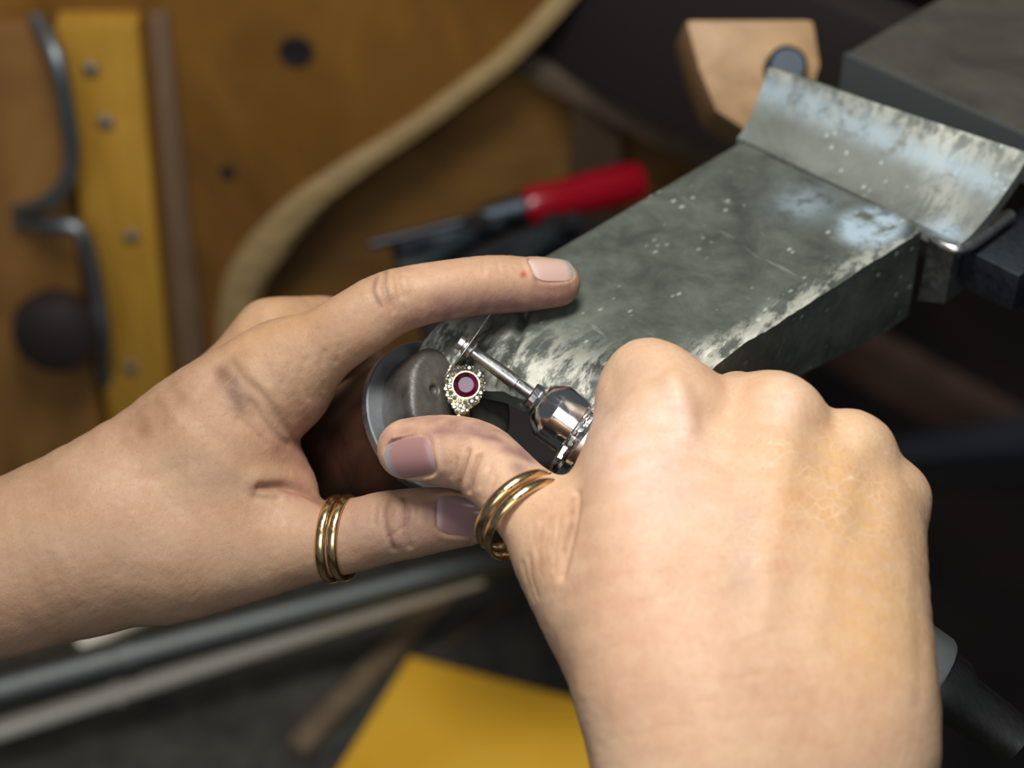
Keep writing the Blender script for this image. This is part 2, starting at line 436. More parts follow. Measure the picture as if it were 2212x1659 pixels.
# rails below the bench front, running with the bench edge
W_RAIL = wood('dark_rail_wood', srgb(104, 88, 72), srgb(78, 64, 52), 0.6, 20, (1, 1, 1))
a, b = P(1060, 76, 1.000), P(1660, 382, 0.985)
dd = (b - a); n2 = dd.cross(ZZ).normalized()
box('rail', (a + b) / 2 + n2 * 0.006, dd * 0.5, n2 * 0.005, ZZ * 0.007, W_RAIL, bench, 0.001)
W_BLACK = M('blackened_wood', srgb(40, 34, 32), 0.7).m
box('apron_board', P(1900, 250, 0.86), VV * 0.34, U * 0.012, ZZ * 0.05, W_BLACK, bench, 0.001)
box('post', P(1290, 220, 1.005), (0.013, 0, 0), (0, 0.010, 0), (0, 0, 0.17), wood('post_wood', srgb(84, 64, 48), srgb(60, 46, 34), 0.6, 14, (2, 2, 0.4)), bench, 0.001)
# bench top with its dark front edge, upper right corner
tl = on_z(1830, 112, 0.905)
bt = prism('bench_top', [tl - VV * 0.0, tl + VV * 0.35, tl + VV * 0.35 + U * 0.3, tl + U * 0.3], (0, 0, -0.018),
           wood('worn_bench_top', srgb(80, 77, 68), srgb(50, 48, 45), 0.6, 20, (1, 1, 1)), bench, 0.0015)
prism('edge_strip', [tl - U * 0.002, tl + VV * 0.35 - U * 0.002, tl + VV * 0.35 - U * 0.002 - ZZ * 0.017, tl - U * 0.002 - ZZ * 0.017], U * 0.0021, M('black_edge_strip', srgb(70, 74, 73), 0.55).m, bench)
# dark stretcher and foot rail, deep under the bench at the right
box('stretcher', P(2060, 985, 1.22), (0.16, 0.04, 0), (0, 0.012, 0), (0, 0, 0.014), M('blue_black_paint', srgb(76, 78, 86), 0.5).m, bench, 0.002)
box('foot_board', P(2040, 862, 1.34), VV * 0.16, U * 0.01, ZZ * 0.02, wood('foot_board_wood', srgb(126, 94, 78), srgb(90, 66, 56), 0.7, 14), bench, 0.002)

box('inner_floor', (-0.05, YP + 0.028, ZT - 0.01), (0.5, 0, 0), (0, 0.008, 0), (0, 0, 0.006), W_BLACK, bench, 0.001)
# pull-out tray with dark mat
m = M('dark_mat', srgb(66, 66, 60), 0.75); m.color(m.ramp(m.noise(40, 5, 0.7), [(0.35, srgb(44, 45, 42)), (0.7, srgb(78, 77, 69))])); m.bump(m.noise(400, 3), 0.3, 0.0006)
tray = empty('tray', (-0.1, 0.0, ZT - 0.012), 'shallow pull-out tray lined with a dark mat below the hands', 'tray')
tb = [(-0.70, -0.5), (0.15, -0.5), (0.12, YP - 0.004), (-0.70, YP - 0.004)]
prism('mat', [(x, y, ZT) for x, y in tb], (0, 0, -0.006), m.m, tray, 0.001)
prism('tray_bottom', [(x, y, ZT - 0.0062) for x, y in tb], (0, 0, -0.01), W_DEEP, tray, 0.001)

# metal tubes at the lower left
TUBE = metal('grey_steel_tube', (0.13, 0.14, 0.135, 1), 0.5, 0.12)
SLIDE = metal('bright_slide', (0.88, 0.82, 0.68, 1), 0.40, 0.12); SLIDE.node_tree.nodes['Principled BSDF'].inputs['Metallic'].default_value = 0.1
def rod(a, b, ra, rb, name, label, mat, cat, collar=None):
    A, B = P(*a), P(*b); L = (B - A).length
    e = empty(name, A, label, cat)
    lathe('tube', [(0, 0), (0, ra), (L, rb), (L, 0)], A, B - A, mat, e, 36)
    if collar:
        t, w, r = collar
        lathe('collar', [(t * L, ra * 0.9), (t * L, r), (t * L + w, r), (t * L + w, ra * 0.9)], A, B - A, mat, e, 36, closed=True)
    return e
rod((-120, 1524, 0.945), (1130, 1192, 1.02), 0.0108, 0.0084, 'steel_tube', 'thick grey steel tube with a collar slanting under the left thumb', TUBE, 'tube', (0.29, 0.006, 0.0116))
rod((-60, 1596, 0.985), (1040, 1248, 1.035), 0.0054, 0.0044, 'slide_rail', 'thin bright metal rail slanting below the thick grey tube', SLIDE, 'rail', (0.27, 0.003, 0.0064))
rod((170, 1400, 1.00), (330, 1312, 1.02), 0.0056, 0.0056, 'short_rod', 'short pale metal rod end peeking out below the left wrist', SLIDE, 'rod')
# wooden sticks and the yellow board on the mat
def stick(pts, w, h, name, label, mat, cat='stick', z=ZT):
    q = [on_z(x, y, z + h / 2) for x, y in pts]
    d = (q[1] - q[0]); s = d.cross(ZZ).normalized()
    return tag(box(name, (q[0] + q[1]) / 2, d / 2, s * w / 2, ZZ * h / 2, mat, None, h * 0.15), label, cat)
W_STICK = wood('pale_stick_wood', srgb(128, 110, 86), srgb(88, 72, 54), 0.6, 40, (1, 1, 1))
stick([(990, 1262), (640, 1620)], 0.013, 0.008, 'wooden_stick', 'pale wooden stick lying slanted on the dark mat beside the yellow board', W_STICK)
stick([(1120, 1290), (860, 1470)], 0.004, 0.004, 'thin_strip', 'thin dull strip lying on the dark mat between the stick and the right hand', wood('dull_strip_wood', srgb(92, 80, 62), srgb(66, 58, 46), 0.6, 40))
W_CARD = M('yellow_board', srgb(222, 166, 40), 0.5); W_CARD.color(W_CARD.ramp(W_CARD.noise(12, 3), [(0.3, srgb(236, 176, 44)), (0.7, srgb(246, 194, 62))]))
yb = [on_z(x, y, ZT + 0.009) for x, y in ((884, 1416), (1300, 1522), (1400, 1800), (640, 1800))]
tag(prism('yellow_board', yb, (0, 0, -0.008), W_CARD.m, None, 0.0015), 'bright yellow board corner lying on the dark mat at the bottom edge', 'board')

# ------------------------------------------------------------------ tools behind the finger, wooden block
STEELD = metal('dark_tool_steel', (0.07, 0.085, 0.10, 1), 0.5, 0.15)
RED = M('red_plastic', srgb(150, 8, 28), 0.22).m
ZS = 0.705
shelf = empty('tool_shelf', P(1200, 560, 0.78), 'small blackened shelf of dark tools behind the left index finger', 'shelf')
q = [on_z(x, y, ZS) for x, y in ((850, 530), (1120, 478), (1560, 470), (1600, 1000), (1020, 1000))]
prism('shelf_board', q, (0, 0, -0.010), M('blackened_shelf', srgb(27, 25, 24), 0.7).m, shelf, 0.001)
red = empty('screwdriver', on_z(1250, 425, ZS), 'red handled tool lying behind the bench pin', 'screwdriver')
A, B = on_z(1130, 448, ZS + 0.0115), on_z(1392, 388, ZS + 0.0115); L = (B - A).length
lathe('handle', [(0, 0), (0, 0.0080), (0.004, 0.0098), (L * 0.3, 0.0092), (L * 0.55, 0.0100), (L * 0.9, 0.0102), (L * 0.97, 0.0085), (L, 0.002), (L, 0)], A, B - A, RED, red, 32)
C2 = on_z(1040, 470, ZS + 0.0095)
lathe('ferrule', [(0, 0), (0, 0.0072), ((C2 - A).length, 0.0056), ((C2 - A).length, 0)], A, C2 - A, STEELD, red, 24)
lathe('shaft', [(0, 0), (0, 0.0026), (0.055, 0.0022), (0.056, 0)], C2, C2 - A, STEELD, red, 16)
def plier(px, d, label, w=0.006):
    e = empty('pliers', on_z(px[0][0], px[0][1], ZS), label, 'pliers')
    for k, s in ((0, 1), (1, -1)):
        q = [on_z(x, y + s * o, ZS + 0.009) for (x, y), o in zip(px, (16, 22, 10, 0, -4))]
        tube('handle', q, (w, w * 0.7), STEELD if k else M('teal_grip', srgb(34, 46, 48), 0.5).m, e, 14, 5)
    lathe('joint', [(-0.006, 0), (-0.006, 0.007), (0.006, 0.007), (0.006, 0)], on_z(px[3][0], px[3][1], ZS + 0.008), ZZ, STEELD, e, 20)
plier([(860, 566), (920, 545), (980, 520), (1030, 500), (1080, 480)], 0.755, 'dark steel pliers lying left of the red handled tool', 0.0055)
plier([(1000, 600), (1090, 560), (1160, 520), (1200, 500), (1240, 480)], 0.745, 'dark pliers lying just below the red handled tool', 0.0065)

W_BLOCK = wood('pale_block_wood', srgb(182, 146, 104), srgb(146, 112, 74), 0.55, 26, (1, 3, 1))
blk = empty('wooden_block', P(1620, 200, 0.72), 'pale chamfered wooden block with a dark bolt behind the steel plate', 'block')
pts = [P(x, y, 0.715) for x, y in ((1478, 40), (1508, 150), (1545, 240), (1618, 290), (1680, 270), (1752, 215), (1775, 140), (1760, 40))]
prism('block', pts, -BK * 0.05, W_BLOCK, blk, 0.003)
lathe('bolt', [(-0.002, 0), (-0.002, 0.0075), (0.010, 0.0075), (0.012, 0.006), (0.012, 0)], P(1692, 152, 0.715), BK, STEELD, blk, 24)

# ------------------------------------------------------------------ bench pin and its steel plate
def grimy(name, lo, mid, hi, rough=0.5, metalness=0.0, white=0.62):
    m = M(name, rough=rough); m.b.inputs['Metallic'].default_value = metalness
    v = m.coord((1, 1, 1)); n = m.noise(60, 8, 0.68, 0.3, v)
    c = m.ramp(n, [(0.28, lo), (0.5, mid), (0.72, hi)])
    st = m.noise(140, 5, 0.65, 0.5, m.coord((0.35, 1.6, 1), (0, 0, math.radians(45))))
    c = m.mix(m.ramp(st, [(white, 0.0), (white + 0.13, 0.65)]), c, srgb(150, 155, 140))
    chip = m.n.new('ShaderNodeMath'); chip.operation = 'MULTIPLY'
    m.l(m.ramp(m.voro(230, 'F1', m.coord((0.7, 1.3, 1), (0, 0, math.radians(-45)))), [(0.10, 1.0), (0.20, 0.0)]), chip.inputs[0]); m.l(m.ramp(m.noise(48, 2), [(0.50, 0.0), (0.60, 0.8)]), chip.inputs[1])
    c = m.mix(chip.outputs[0], c, srgb(176, 182, 168))
    at = m.n.new('ShaderNodeAttribute'); at.attribute_name = 'tint'
    sep = m.n.new('ShaderNodeSeparateColor'); m.l(at.outputs['Color'], sep.inputs['Color'])
    n2 = m.noise(150, 9, 0.72, 0.25, m.coord((0.55, 1.5, 1), (0, 0, math.radians(-52))))
    scr = m.n.new('ShaderNodeMath'); scr.operation = 'MULTIPLY'; m.l(sep.outputs[0], scr.inputs[0]); m.l(m.ramp(n2, [(0.44, 0.0), (0.56, 1.0)]), scr.inputs[1])
    c = m.mix(scr.outputs[0], c, srgb(196, 196, 182))
    blu = m.n.new('ShaderNodeMath'); blu.operation = 'MULTIPLY'; m.l(sep.outputs[2], blu.inputs[0]); m.l(m.ramp(m.noise(120, 5, 0.7), [(0.36, 0.0), (0.52, 1.0)]), blu.inputs[1])
    c = m.mix(blu.outputs[0], c, srgb(158, 176, 186))
    m.color(c); m.bump(n, 0.2, 0.0008); m.bump(st, 0.25, 0.0006); m.bump(m.noise(700, 5, 0.7, 0.0, m.coord((0.5, 1.6, 1), (0, 0, math.radians(-52)))), 0.2, 0.0003)
    m.rough(m.ramp(n, [(0.3, rough - 0.1), (0.7, rough + 0.12)]))
    return m.m
PIN = grimy('grimy_pin_wood', srgb(54, 57, 52), srgb(76, 81, 74), srgb(94, 100, 90), 0.50)
PLATE = grimy('stained_steel_plate', srgb(78, 82, 76), srgb(98, 102, 94), srgb(116, 122, 114), 0.58, 0.0, 0.62)

def uvco(p): p = Vector(p); return p.dot(U), p.dot(VV)
BL, BR = on_z(1597, 305, Z_PIN), on_z(1994, 486, Z_PIN)
u_l, v_l = uvco(on_z(1160, 560, Z_PIN)); u_bl, v_bl = uvco(BL); u_br, v_br = uvco(BR); u_fr, v_fr = uvco(on_z(1520, 790, Z_PIN))
u_fl, v_fl = uvco(on_z(888, 718, Z_PIN))
front = [uvco(on_z(x, y, Z_PIN)) for x, y in ((888, 718), (930, 748), (1000, 778), (1090, 794), (1180, 834), (1290, 848), (1350, 826), (1420, 802), (1496, 806))]
fu = [p[0] for p in front]; 
nu, nv = 150, 110
vs = np.linspace(0, 1, nv); us = np.linspace(0, 1, nu)
fv = np.array([p[1] for p in front]); fw = (fv - fv[0]) / (fv[-1] - fv[0])
T = []; 
PINV = np.zeros((nu, nv, 3)); PINB = np.zeros((nu, nv, 3)); TINT = np.zeros((nu, nv, 3))
Uv, VVv = np.array(U), np.array(VV)
for j, w in enumerate(vs):
    uf = np.interp(w, fw, fu)
    ub = u_bl + (u_br - u_bl) * w - 0.0009 * max(0, min(1, (w - 0.14) / 0.05)) * max(0, min(1, (0.80 - w) / 0.10))
    for i, s in enumerate(us):
        u = uf + (ub - uf) * s ** 1.15
        k = (u - u_fl) / (u_bl - u_fl)
        vl = v_fl + (v_bl - v_fl) * k; vr = v_fr + (v_br - v_fr) * (u - u_fr) / (u_br - u_fr)
        v = vl + (vr - vl) * w
        df = (u - uf); dr_ = (vr - v); dl = (v - vl)
        h = -0.0085 * math.exp(-(df / 0.0055) ** 1.3) - 0.0020 * math.exp(-(dr_ / 0.0020) ** 2) - 0.0010 * math.exp(-(dl / 0.0012) ** 2)
        PINV[i, j] = Uv * u + VVv * v; PINV[i, j, 2] = Z_PIN + h
        t = 0.013 + 0.0225 * min(1, max(0, (u - u_fl) / (u_bl - u_fl) - 0.12) / 0.80) ** 0.75
        PINB[i, j] = Uv * u + VVv * v; PINB[i, j, 2] = min(Z_PIN - t, Z_PIN + h - 0.002)
        TINT[i, j, 0] = min(1, 1.05 * math.exp(-(df / 0.017) ** 2) + 0.95 * math.exp(-(dr_ / 0.0046) ** 2) * (0.6 + 0.4 * (1 - s)))
# blue grey stain near the plate and the worn notch left of the mandrel
flat = PINV.reshape(-1, 3); cx, cy, _ = proj(w2c(flat))
st = np.exp(-(((cx - 1880) / 66) ** 2 + ((cy - 492) / 40) ** 2) ** 2)*1.6 + 0.5 * np.exp(-(((cx - 1740) / 60) ** 2 + ((cy - 440) / 34) ** 2))
TINT.reshape(-1, 3)[:, 2] = np.clip(st, 0, 1)
gd, gt = seg_dist(cx, cy, (1136, 672), (1086, 806))
flat[:, 2] -= 0.0032 * np.exp(-(gd / 9) ** 2) + 0.0012 * np.clip((1125 - cx) / 60, 0, 1) * (cy > 640)
fd = np.clip(1 - np.abs(TINT.reshape(-1, 3)[:, 0]), 0, 1)
flat[:, 2] += (0.00008 * nz(flat, 260, 3) + 0.00025 * nz(flat, 90, 4)) * (0.3 + 1.6 * TINT.reshape(-1, 3)[:, 0])
bm = bmesh.new(); lay = bm.verts.layers.float_color.new('tint')
tv = [[bm.verts.new(PINV[i, j]) for j in range(nv)] for i in range(nu)]
bv = [[bm.verts.new(PINB[i, j]) for j in range(nv)] for i in range(nu)]
sv = {(i, j): bm.verts.new(PINV[i, j]) for i in range(nu) for j in range(nv) if i in (0, nu - 1) or j in (0, nv - 1)}
for q in list(sv.values()) + [q for r_ in bv for q in r_]: q[lay] = (0, 0, 0, 1)
for i in range(nu):
    for j in range(nv): tv[i][j][lay] = (*TINT[i, j], 1)
for i in range(nu - 1):
    for j in range(nv - 1):
        bm.faces.new((tv[i][j], tv[i + 1][j], tv[i + 1][j + 1], tv[i][j + 1])); bm.faces.new((bv[i][j], bv[i][j + 1], bv[i + 1][j + 1], bv[i + 1][j]))
for i in range(nu - 1):
    for j in (0, nv - 1): bm.faces.new((sv[i, j], sv[i + 1, j], bv[i + 1][j], bv[i][j]))
for j in range(nv - 1):
    for i in (0, nu - 1): bm.faces.new((sv[i, j], sv[i, j + 1], bv[i][j + 1], bv[i][j]))
PIN_M2 = PIN
pin = from_bm('bench_pin', bm, PIN, None, 50)
tag(pin, 'worn grey wooden bench pin wedge with scuffed pale front edge under the fingertip', 'bench pin')

# the curved steel plate that clamps the pin
hold = empty('pin_holder', on_z(1900, 450, Z_PIN), 'stained steel plate curving up behind the bench pin', 'bracket')
pl0, pl1 = BL + U * 0.0012, BR + U * 0.0012
v0 = pl0 - VV * 0.002; v1 = on_z(2046, 548, Z_PIN)
v1 = v1 + U * ((pl1 - v1).dot(U) - 0.001)
nprof, nw = 36, 60
bm = bmesh.new(); lay = bm.verts.layers.float_color.new('tint'); top = []; bot = []
for j in range(nw):
    w = j / (nw - 1); base = v0 + (v1 - v0) * w
    rise = 0.0205 - 0.0030 * w; run = 0.0135 + 0.0185 * w
    ra, rb = [], []
    for i in range(nprof):
        s = i / (nprof - 1)
        u = run * (s if s < 1 else 1) * 1.0; h = rise * s ** 1.7
        p = base + U * u + ZZ * h
        nrm = (Vector((0, 0, 1)) * 1 - U * (rise * 1.7 * s ** 0.7 / run)).normalized()
        a_ = bm.verts.new(p); b_ = bm.verts.new(p - nrm * 0.005); b_[lay] = (0, 0, 0, 1)
        x_, y_, _d = [float(q[0]) for q in proj(w2c(np.array([list(p)])))]
        a_[lay] = (0.5 * max(0, s - 0.55) / 0.45 + 0.35 * math.exp(-((x_ - 2040) / 60) ** 2), 0, min(1, 0.7 * math.exp(-((y_ - (x_ - 1690) * 0.42 - 205) / 34) ** 2) + 0.9 * math.exp(-((x_ - 2040) / 45) ** 2 - ((y_ - 500) / 30) ** 2)), 1)
        ra.append(a_); rb.append(b_)
    top.append(ra); bot.append(rb)
for j in range(nw - 1):
    for i in range(nprof - 1):
        bm.faces.new((top[j][i], top[j][i + 1], top[j + 1][i + 1], top[j + 1][i])); bm.faces.new((bot[j][i], bot[j + 1][i], bot[j + 1][i + 1], bot[j][i + 1]))
    for i in (0, nprof - 1): bm.faces.new((top[j][i], top[j + 1][i], bot[j + 1][i], bot[j][i]))
for i in range(nprof - 1):
    for j in (0, nw - 1): bm.faces.new((top[j][i], top[j][i + 1], bot[j][i + 1], bot[j][i]))
from_bm('plate', bm, PLATE, hold, 40)
# bright edge, block under the plate
e0 = v1 - U * 0.001 - ZZ * 0.0028
tube('bright_edge', [BR + VV * 0.004 + U * 0.0005 - ZZ * 0.003, e0 - VV * 0.004, e0 + U * 0.004, e0 + U * 0.028], 0.0020, BRUSH, hold, 12, 4)
prism('clamp_block', [BR + VV * 0.001 + U * 0.002 - ZZ * 0.006, v1 - VV * 0.003 + U * 0.002 - ZZ * 0.006, v1 - VV * 0.003 + U * 0.002 - ZZ * 0.026, BR + VV * 0.001 + U * 0.002 - ZZ * 0.030], U * 0.03, DULL, hold, 0.001)
prism('side_block', [v1 - VV * 0.002 + U * 0.006 - ZZ * 0.006, v1 - VV * 0.002 + U * 0.05 - ZZ * 0.006, v1 - VV * 0.002 + U * 0.05 - ZZ * 0.024, v1 - VV * 0.002 + U * 0.006 - ZZ * 0.020], VV * 0.02, STEELD, hold, 0.001)

# ------------------------------------------------------------------ hands
def lin(r, g, b): return np.array(srgb(r, g, b)[:3])
NAILS = []
def make_hand(name, label, chains, strokes, paint, base_col, nails, lines, vox=0.0006):
    V, Q = build_flesh(chains, vox)
    V = smooth_np(V, Q, 3)
    N = normals_np(V, Q)
    # nail beds: lay each nail on the flesh, press the skin under it, raise a fold around it
    fitted = []
    px, py, d = proj(V)
    for nf in nails:
        def hit(x, y):
            m = np.where((np.hypot(px - x, py - y) < 7) & (N @ np.array([0, 0, 1.0]) > 0.05))[0]
            m = m[d[m] < d[m].min() + 0.004]
            return V[m].mean(0), N[m].mean(0)
        p0, n0 = hit(*nf['base']); p1, n1 = hit(*nf['tip']); pc, nc = hit((nf['base'][0] + nf['tip'][0]) / 2, (nf['base'][1] + nf['tip'][1]) / 2)
        T = p1 - p0; Ln = np.linalg.norm(T) / 2; T /= 2 * Ln
        Nn = nc + 0.3 * n0 + 0.2 * n1; Nn = Nn - T * (Nn @ T); Nn /= np.linalg.norm(Nn)
        C = (p0 + p1) / 2 * 0.5 + pc * 0.5; Sd = np.cross(T, Nn); W = nf['W']; R = nf['R']
        fitted.append((nf, C, T, Nn, Sd, W, Ln, R))
        r = V - C; a = r @ Sd / W; b = r @ T / Ln; n_ = r @ Nn
        rr = (np.abs(a) ** 3.4 + np.abs(b) ** 3.4) ** (1 / 3.4)
        m = (rr < 2) & (n_ > -0.008) & (n_ < 0.006)
        surf = R * np.cos(np.clip(a * W / R, -1.5, 1.5)) - R + nf['lift']
        fold = 0.0005 * np.exp(-((rr - 1.14) / 0.11) ** 2) * (b < 0.6)
        target = np.minimum(n_, surf - 0.0007) - n_
        k = np.clip((1.04 - rr) / 0.08, 0, 1)
        V = V + Nn * ((fold + target * k) * m)[:, None]
    V = sculpt(V, N, strokes)
    Nw = normals_np(V, Q)
    px, py, d = proj(V); W_ = c2w(V)
    V = V + Nw * (0.00003 * nz(W_, 330, 11) + 0.00009 * nz(W_, 75, 12))[:, None]
    col = np.tile(base_col, (len(V), 1)) * (1 + 0.05 * nz(W_, 45, 5)[:, None] * np.array([0.5, 1.0, 1.3]))
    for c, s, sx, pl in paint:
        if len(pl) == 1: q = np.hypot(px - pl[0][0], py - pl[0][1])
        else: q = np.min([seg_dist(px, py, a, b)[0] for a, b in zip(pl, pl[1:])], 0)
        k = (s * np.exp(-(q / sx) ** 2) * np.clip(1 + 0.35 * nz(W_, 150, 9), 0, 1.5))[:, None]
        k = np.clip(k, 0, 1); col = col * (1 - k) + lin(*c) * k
    Vw = c2w(V)
    me = mesh_np(name, Vw, Q)
    at = me.attributes.new('tint', 'FLOAT_COLOR', 'POINT')
    at.data.foreach_set('color', np.concatenate([np.clip(col * 0.84, 0, 1), lines(px, py)[:, None]], 1).astype(np.float32).ravel())
    o = link(name, me, SKIN, None, Vector(Vw.mean(0)))
    tag(o, label, 'hand')
    for nf, C, T, Nn, Sd, W, Ln, R in fitted:
        bm = bmesh.new(); lay = bm.verts.layers.float_color.new('tint'); K = 40; rings = []
        for lvl in (0, 1):
            rs = []
            for q in np.linspace(0, 1, 9):
                ring = []
                for k in range(K if q > 0 else 1):
                    th = 2 * math.pi * k / K; ca, sa = math.cos(th), math.sin(th)
                    sc = q / ((abs(ca) ** 3.4 + abs(sa) ** 3.4) ** (1 / 3.4))
                    a, b = ca * sc, sa * sc
                    ph = a * W / R
                    hgt = R * math.cos(ph) - R - 0.0004 * max(0, b) ** 2 - 0.0005 * max(0, -b) ** 3
                    p = C + Sd * (R * math.sin(ph)) + T * (b * Ln) + Nn * (hgt + (nf['lift'] if lvl == 0 else nf['lift'] - 0.0006))
                    vtx = bm.verts.new(c2w(p[None])[0])
                    cc = nf['col'] * (1 - 0.0)
                    edge = np.clip((b - 0.70 + 0.12 * a * a) / 0.1, 0, 1); moon = np.clip((-b - 0.72) / 0.15, 0, 1)
                    cc = cc * (1 - edge) + nf['edge'] * edge; cc = cc * (1 - 0.25 * moon) + lin(225, 205, 205) * 0.25 * moon
                    vtx[lay] = (*cc, 1); ring.append(vtx)
                rs.append(ring)
            rings.append(rs)
        for rs, flip in ((rings[0], False), (rings[1], True)):
            for A, B in zip(rs, rs[1:]):
                for k in range(K):
                    j = (k + 1) % K
                    if len(A) == 1: bm.faces.new((A[0], B[k], B[j]))
                    else: bm.faces.new((A[k], B[k], B[j], A[j]))
        A, B = rings[0][-1], rings[1][-1]
        for k in range(K): bm.faces.new((A[k], B[k], B[(k + 1) % K], A[(k + 1) % K]))
        from_bm('fingernail', bm, NAIL, o, 50)
    return o

# ---- left hand, coming in from the left, holding the ring clamp
left_chains = [
    (10, [(-1250, 1470, .570, 245), (-800, 1380, .565, 228), (-260, 1275, .560, 205), (-60, 1242, .560, 196), (130, 1200, .558, 182), (260, 1140, .556, 162)]),          # forearm and wrist
    (14, [(180, 1130, .560, 150), (330, 985, .558, 116), (480, 866, .557, 97), (606, 788, .555, 82)]),                # index metacarpal
    (12, [(180, 1120, .585, 120), (330, 992, .590, 98), (480, 836, .590, 80), (588, 728, .590, 71)]),                 # middle metacarpal
    (12, [(180, 1130, .605, 110), (380, 960, .615, 90), (540, 800, .620, 70)]),
    (12, [(180, 1180, .610, 105), (380, 1010, .635, 85), (520, 870, .645, 66)]),
    (14, [(250, 1180, .556, 150), (420, 1160, .556, 140), (520, 1060, .556, 105)]),                                    # thenar side
    (14, [(470, 960, .556, 130), (545, 885, .556, 100), (624, 850, .556, 80)]),                                        # web
    (5, [(500, 1050, .558, 96), (575, 1022, .560, 84), (612, 1046, .560, 70)]),
    (8,  [(588, 728, .590, 71), (690, 697, .600, 58), (752, 722, .616, 54), (776, 800, .632, 52), (780, 890, .640, 52), (745, 965, .642, 48)]),   # middle finger round the clamp
    (6,  [(540, 800, .620, 66), (660, 790, .642, 60), (740, 890, .652, 57), (720, 1000, .656, 52), (660, 1040, .652, 46)]),
    (6,  [(520, 870, .645, 62), (600, 900, .662, 54), (640, 990, .668, 50), (610, 1060, .664, 44)]),
    (9,  [(606, 792, .553, 82), (690, 750, .549, 78), (775, 696, .546, 76), (850, 653, .546, 71), (950, 629, .548, 65), (1060, 615, .553, 64), (1140, 614, .557, 59), (1203, 612, .560, 51)]),   # index finger
    (10, [(380, 1195, .556, 136), (540, 1186, .554, 112), (650, 1172, .551, 92), (740, 1162, .548, 80), (820, 1142, .546, 79), (890, 1130, .544, 76), (960, 1122, .545, 68), (1010, 1128, .546, 52)]),   # thumb
]
left_strokes = [
    (0.5, 60, [(560, 660), (640, 650)]), (0.4, 26, [(600, 720), (720, 668), (800, 630)]),
    # PIP folds of the index finger
    (-0.45, 5, [(812, 600), (806, 630), (822, 662)]), (-0.5, 5, [(833, 588), (830, 620), (842, 655), (850, 672)]), (-0.45, 5, [(858, 582), (858, 612), (868, 640)]), (-0.3, 4, [(795, 625), (812, 655)]),
    (0.5, 14, [(845, 590), (846, 630)]), (0.35, 12, [(820, 600), (818, 640)]), (0.3, 12, [(872, 590), (876, 625)]),
    (-0.25, 4, [(1045, 560), (1046, 590)]), (-0.22, 4, [(1076, 562), (1078, 584)]), (-0.15, 30, [(980, 640), (1060, 640)]),
    # thumb folds
    (-0.6, 6, [(838, 1080), (830, 1110), (836, 1150), (850, 1185)]), (-0.55, 6, [(872, 1075), (880, 1110), (876, 1150), (884, 1180)]), (0.45, 14, [(855, 1090), (856, 1170)]),
    (-0.3, 4, [(842, 1160), (870, 1140)]), (-0.25, 4, [(900, 1085), (905, 1120)]), (-0.25, 5, [(812, 1090), (808, 1130)]),
    # folds of the web between thumb and index
    (-1.5, 9, [(560, 1054), (610, 1052), (660, 1064), (716, 1092)]), (0.9, 22, [(560, 1030), (640, 1036), (690, 1060)]), (-0.6, 9, [(552, 1075), (600, 1080)]),
    (-0.55, 11, [(640, 945), (604, 912), (575, 862), (524, 816), (500, 780)]), (-0.5, 8, [(620, 960), (575, 920), (540, 870)]), (-0.35, 7, [(575, 960), (545, 930), (515, 905)]),
    (0.5, 22, [(590, 870), (545, 815)]), (0.3, 14, [(610, 985), (580, 955)]),
    (-0.3, 6, [(700, 760), (690, 800), (700, 840)]), (-0.3, 6, [(660, 775), (650, 820), (665, 860)]), (-0.28, 6, [(620, 790), (612, 830)]), (-0.25, 6, [(735, 745), (728, 780)]), (-0.25, 6, [(580, 790), (580, 825)]),
    (-0.4, 14, [(480, 790), (440, 850), (400, 900)]), (0.5, 26, [(520, 720), (420, 815), (320, 910)]), (-0.3, 20, [(300, 1040), (420, 1000)]),
]
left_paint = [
    ((112, 78, 80), 0.7, 36, [(960, 676), (1060, 668), (1150, 660), (1220, 640)]), ((150, 108, 100), 0.5, 40, [(880, 690), (1000, 660), (1180, 640)]),  # index finger underside: its purple shade is put into the skin colour
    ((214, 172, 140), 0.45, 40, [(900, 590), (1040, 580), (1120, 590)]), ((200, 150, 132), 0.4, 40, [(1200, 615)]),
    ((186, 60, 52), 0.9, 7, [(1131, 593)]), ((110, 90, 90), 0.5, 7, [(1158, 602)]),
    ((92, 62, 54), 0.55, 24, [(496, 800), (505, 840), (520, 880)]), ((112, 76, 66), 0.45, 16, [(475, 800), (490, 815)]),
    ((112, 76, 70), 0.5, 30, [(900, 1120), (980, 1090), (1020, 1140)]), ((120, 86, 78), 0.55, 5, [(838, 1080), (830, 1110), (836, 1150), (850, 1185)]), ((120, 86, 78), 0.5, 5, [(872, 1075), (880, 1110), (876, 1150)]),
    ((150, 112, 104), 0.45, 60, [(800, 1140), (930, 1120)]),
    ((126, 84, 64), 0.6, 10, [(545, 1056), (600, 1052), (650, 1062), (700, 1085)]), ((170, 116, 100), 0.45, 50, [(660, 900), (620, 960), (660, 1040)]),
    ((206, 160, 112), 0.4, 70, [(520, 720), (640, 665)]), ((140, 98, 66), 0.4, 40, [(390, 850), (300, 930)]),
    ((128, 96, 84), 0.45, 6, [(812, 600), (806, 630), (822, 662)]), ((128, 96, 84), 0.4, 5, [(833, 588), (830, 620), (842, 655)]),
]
left_nails = [
    dict(base=(1148, 578), tip=(1236, 577), W=0.0047, R=0.0066, lift=0.0006, col=lin(196, 164, 152), edge=lin(150, 146, 140)),
    dict(base=(946, 1106), tip=(1046, 1118), W=0.0058, R=0.0080, lift=0.0005, col=lin(150, 116, 118), edge=lin(160, 146, 146)),
]
